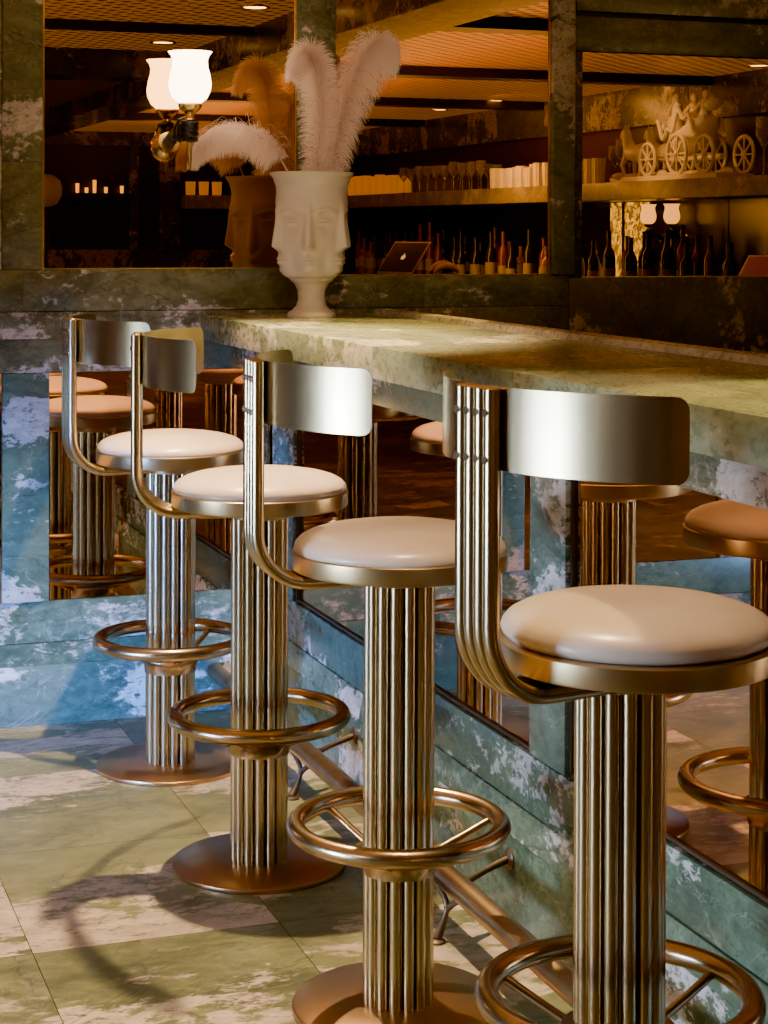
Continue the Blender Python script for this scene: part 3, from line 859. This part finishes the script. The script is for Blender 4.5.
for i, lab in enumerate(('topmost curved yellow banana in the navy bowl', 'middle yellow banana in the navy bowl', 'front yellow banana low in the navy bowl')):
    b = MB(); b.tube([(0.075*math.cos(a), .0, .075*math.sin(a)*.8) for a in [PI*(.12+.76*j/10) for j in range(11)]], [.004, .011, .015, .017, .018, .018, .018, .017, .015, .010, .004], 10)
    o = tag(b.build('banana', M['banana']), lab, 'fruit'); o.location = (3.5, RY(8.83)+(i-1)*.045, 1.105+.012*(i == 1)); o.rotation_euler = (.06*(i-1), 0, 0)

# white globe lamp further down the counter
gl = thing('table_lamp', 'table lamp with white globe on the far counter, at the left edge of the mirror', 'lamp', (1.50, RY(9.02), 1.1105))
b = MB(); b.lathe([(.06, 0), (.06, .012), (.02, .02), (.013, .10), (.02, .2), (.012, .34), (.03, .345)], 28); b.build('base', M['iron'], gl)
b = MB(); b.lathe([(.028, .345), (.06, .36), (.080, .40), (.083, .435), (.072, .475), (.04, .50), (.01, .505)], 36); b.build('globe', M['globe'], gl)

# far end wall: marble band, pillar, shelf with candles
def far(b):
    b.box(2.45, 5.18, Y0, Y0+.06, .9, 1.17, 1.1); b.box(3.68, 3.86, Y0, Y0+.10, 1.17, CEIL, 4.4); b.box(2.45, 5.18, Y0, Y0+.05, 2.08, CEIL, 2.9)
    b.box(2.45, 2.6, Y0, Y0+.08, 1.17, 2.08, 3.3); b.box(3.42, 3.50, Y0, Y0+.05, 1.17, 2.08, 3.9)
trim(far, M['marble_dark'])
b = MB(); b.box(2.62, 3.42, Y0, Y0+.2, 1.60, 1.66, 1.2); tag(b.build('candle_shelf', M['blackwood'], smooth=False), 'narrow dark shelf on the far end wall holding lit candle glasses', 'shelf')
b = MB(); b.box(3.87, 4.7, Y0, Y0+.25, 1.53, 1.65, 1.2); tag(b.build('end_shelf', M['shelf'], smooth=False), 'short golden shelf on the far end wall right of the dark pillar', 'shelf')
cd = tumbler(M['candle'], 'lit amber candle glass on the dark shelf, reflected at far left', 'candle glasses on the far shelf', .016, .06, 'candle_glass')
cd['category'] = 'candle'
for i, x in enumerate((2.95, 3.03, 3.1, 3.2, 3.34)):
    o = cd if i == 0 else cd.copy()
    if i: C.objects.link(o)
    o.location = (x, Y0+.1, 1.6602); o.scale = (1, 1, (1.4, .8, 1.9, .9, 1.1)[i])
cd2 = tumbler(M['amber'], 'amber tumbler on the golden end shelf, reflected left of the vase', 'amber tumblers on the end shelf', .045, .12)
for i in range(3):
    o = cd2 if i == 0 else cd2.copy()
    if i: C.objects.link(o)
    o.location = (3.95+.12*i, Y0+.12, 1.6502)

# ------------------------------------------------------------------ lights
def spot(loc, target, power, col, ang=70, blend=.5, rad=.04):
    l = bpy.data.lights.new('spot', 'SPOT'); l.energy = power; l.color = col; l.spot_size = math.radians(ang); l.spot_blend = blend; l.shadow_soft_size = rad
    o = bpy.data.objects.new('spot_light', l); C.objects.link(o); o.location = loc
    o.rotation_euler = (Vector(target)-Vector(loc)).to_track_quat('-Z', 'Y').to_euler()
    return o
def area(loc, target, power, col, sx, sy):
    l = bpy.data.lights.new('area', 'AREA'); l.shape = 'RECTANGLE'; l.size = sx; l.size_y = sy; l.energy = power; l.color = col
    o = bpy.data.objects.new('area_light', l); C.objects.link(o); o.location = loc
    o.rotation_euler = (Vector(target)-Vector(loc)).to_track_quat('-Z', 'Y').to_euler()
    return o
WARM = (1., .70, .38)
lamps = [(1.02, 4.02), (1.02, 2.55), (-.7, 3.4), (-.7, 1.9), (-2.0, 3.4), (1.91, 1.872), (1.936, 3.312), (5.11, .63), (5.0, -.46), (4.796, -2.02), (4.793, -1.03), (5.02, 1.86), (3.1, 3.105)]
dl = None
for i, (x, y) in enumerate(lamps):
    b = None
    if dl is None:
        dl = thing('ceiling_downlight', 'round recessed ceiling downlight glowing in the lattice ceiling', 'ceiling light', (x, y, CEIL), 0, 'ceiling downlights')
        b = MB(); b.lathe([(.045, -.004), (.058, -.006), (.060, 0), (.045, 0)], 28, capb=False, capt=False); b.build('trim_ring', M['gold'], dl)
        b = MB(); b.lathe([(.044, -.003), (.02, -.0032)], 24); b.build('lens', M['downlight'], dl)
    else: dup(dl, (x, y, CEIL))
spot((1.02, 4.02, 2.12), (1.02, 4.02, 0), 480, WARM, 80, .5, .018)
spot((1.02, 2.55, 2.12), (1.12, 2.35, 0), 95, WARM, 62, .5, .03)
spot((-.7, 3.4, 2.12), (-.9, 3.2, 0), 110, WARM, 90, .6)
spot((-.7, 1.9, 2.12), (-.9, 1.7, 0), 110, WARM, 90, .6)
spot((-2., 3.4, 2.12), (-2., 3.4, 0), 70, WARM, 100, .6)
spot((1.95, 4.35, 2.12), (1.52, 4.42, 1.1), 120, (1., .72, .19), 38, .3, .02)
spot((1.95, 2.55, 2.12), (1.55, 2.25, 1.1), 120, (1., .72, .19), 40, .3, .02)
# warm wash over the back bar
area((4.55, -.6, 2.15), (5.0, -.6, 1.6), 190, (1., .66, .24), .1, 9)
area((4.90, -.6, 1.51), (4.95, -.6, 1.0), 5, (1., .6, .2), .05, 9)
area((3.5, -.6, 1.75), (3.5, -.6, 2.2), 75, (1., .62, .22), .6, 8.)  # added uplight without a fixture, brightens the lattice ceiling
area((-.4, 3.2, 1.9), (-.4, 3.2, 2.2), 20, (1., .6, .25), 3., 3.)  # added uplight for the guest side ceiling, no fixture
# daylight through the left window
dw = area((X0+.09, 2.5, .45), (.40, 5.05, .06), 74, (.12, .36, 1.), 1.5, .5); dw.data.spread = math.radians(25)
dw = area((X0+.09, 2.5, .50), (1.45, 2.75, .30), 24, (.58, .76, 1.), 1.5, .6); dw.data.spread = math.radians(40)
area((-.6, -4.6, 2.1), (-.6, -6., 1.2), 90, (1., .62, .28), 3.5, .3)  # added warm light on the front wall, for reflections in the brass
area((-2.7, .9, 2.0), (1.2, 3.4, .7), 30, (1., .82, .60), .9, .7)  # added warm fill light, no fixture, not from the window
spot((4.35, RY(9.0), 2.13), (5.0, RY(9.0), 1.75), 28, (1., .74, .36), 60, .6, .04)  # added spot to brighten the carriage
spot((.95, 2.55, 2.12), (1.56, 4.84, 1.52), 70, (1., .74, .50), 34, .7, .05)  # added warm spot on the vase and feathers

w = bpy.data.worlds.new('world'); bpy.context.scene.world = w; w.use_nodes = True
w.node_tree.nodes['Background'].inputs[0].default_value = (.10, .085, .07, 1); w.node_tree.nodes['Background'].inputs[1].default_value = .3

# ------------------------------------------------------------------ camera
cd_ = bpy.data.cameras.new('camera'); cam = bpy.data.objects.new('camera', cd_); C.objects.link(cam)
th, ro = .007, .0036
F = Vector((math.sin(YAW)*math.cos(th), math.cos(YAW)*math.cos(th), -math.sin(th)))
Rt = Vector((math.cos(YAW), -math.sin(YAW), 0)); U = Rt.cross(F)
R2 = Rt*math.cos(ro)+U*math.sin(ro); U2 = U*math.cos(ro)-Rt*math.sin(ro)
cam.matrix_world = Matrix(((R2.x, U2.x, -F.x, 0), (R2.y, U2.y, -F.y, 0), (R2.z, U2.z, -F.z, 1.3501), (0, 0, 0, 1)))
cd_.sensor_fit = 'VERTICAL'; cd_.sensor_height = 24; cd_.lens = 1857.42/1024*24
cd_.shift_y = -(512-242.85)/1024
cd_.clip_start = .02
sc_ = bpy.context.scene; sc_.camera = cam
sc_.view_settings.view_transform = 'AgX'
sc_.view_settings.look = 'AgX - Punchy'
sc_.view_settings.exposure = .58
sc_.cycles.max_bounces = 10; sc_.cycles.glossy_bounces = 6; sc_.cycles.diffuse_bounces = 3; sc_.cycles.sample_clamp_indirect = 6
sc_.cycles.use_denoising = True
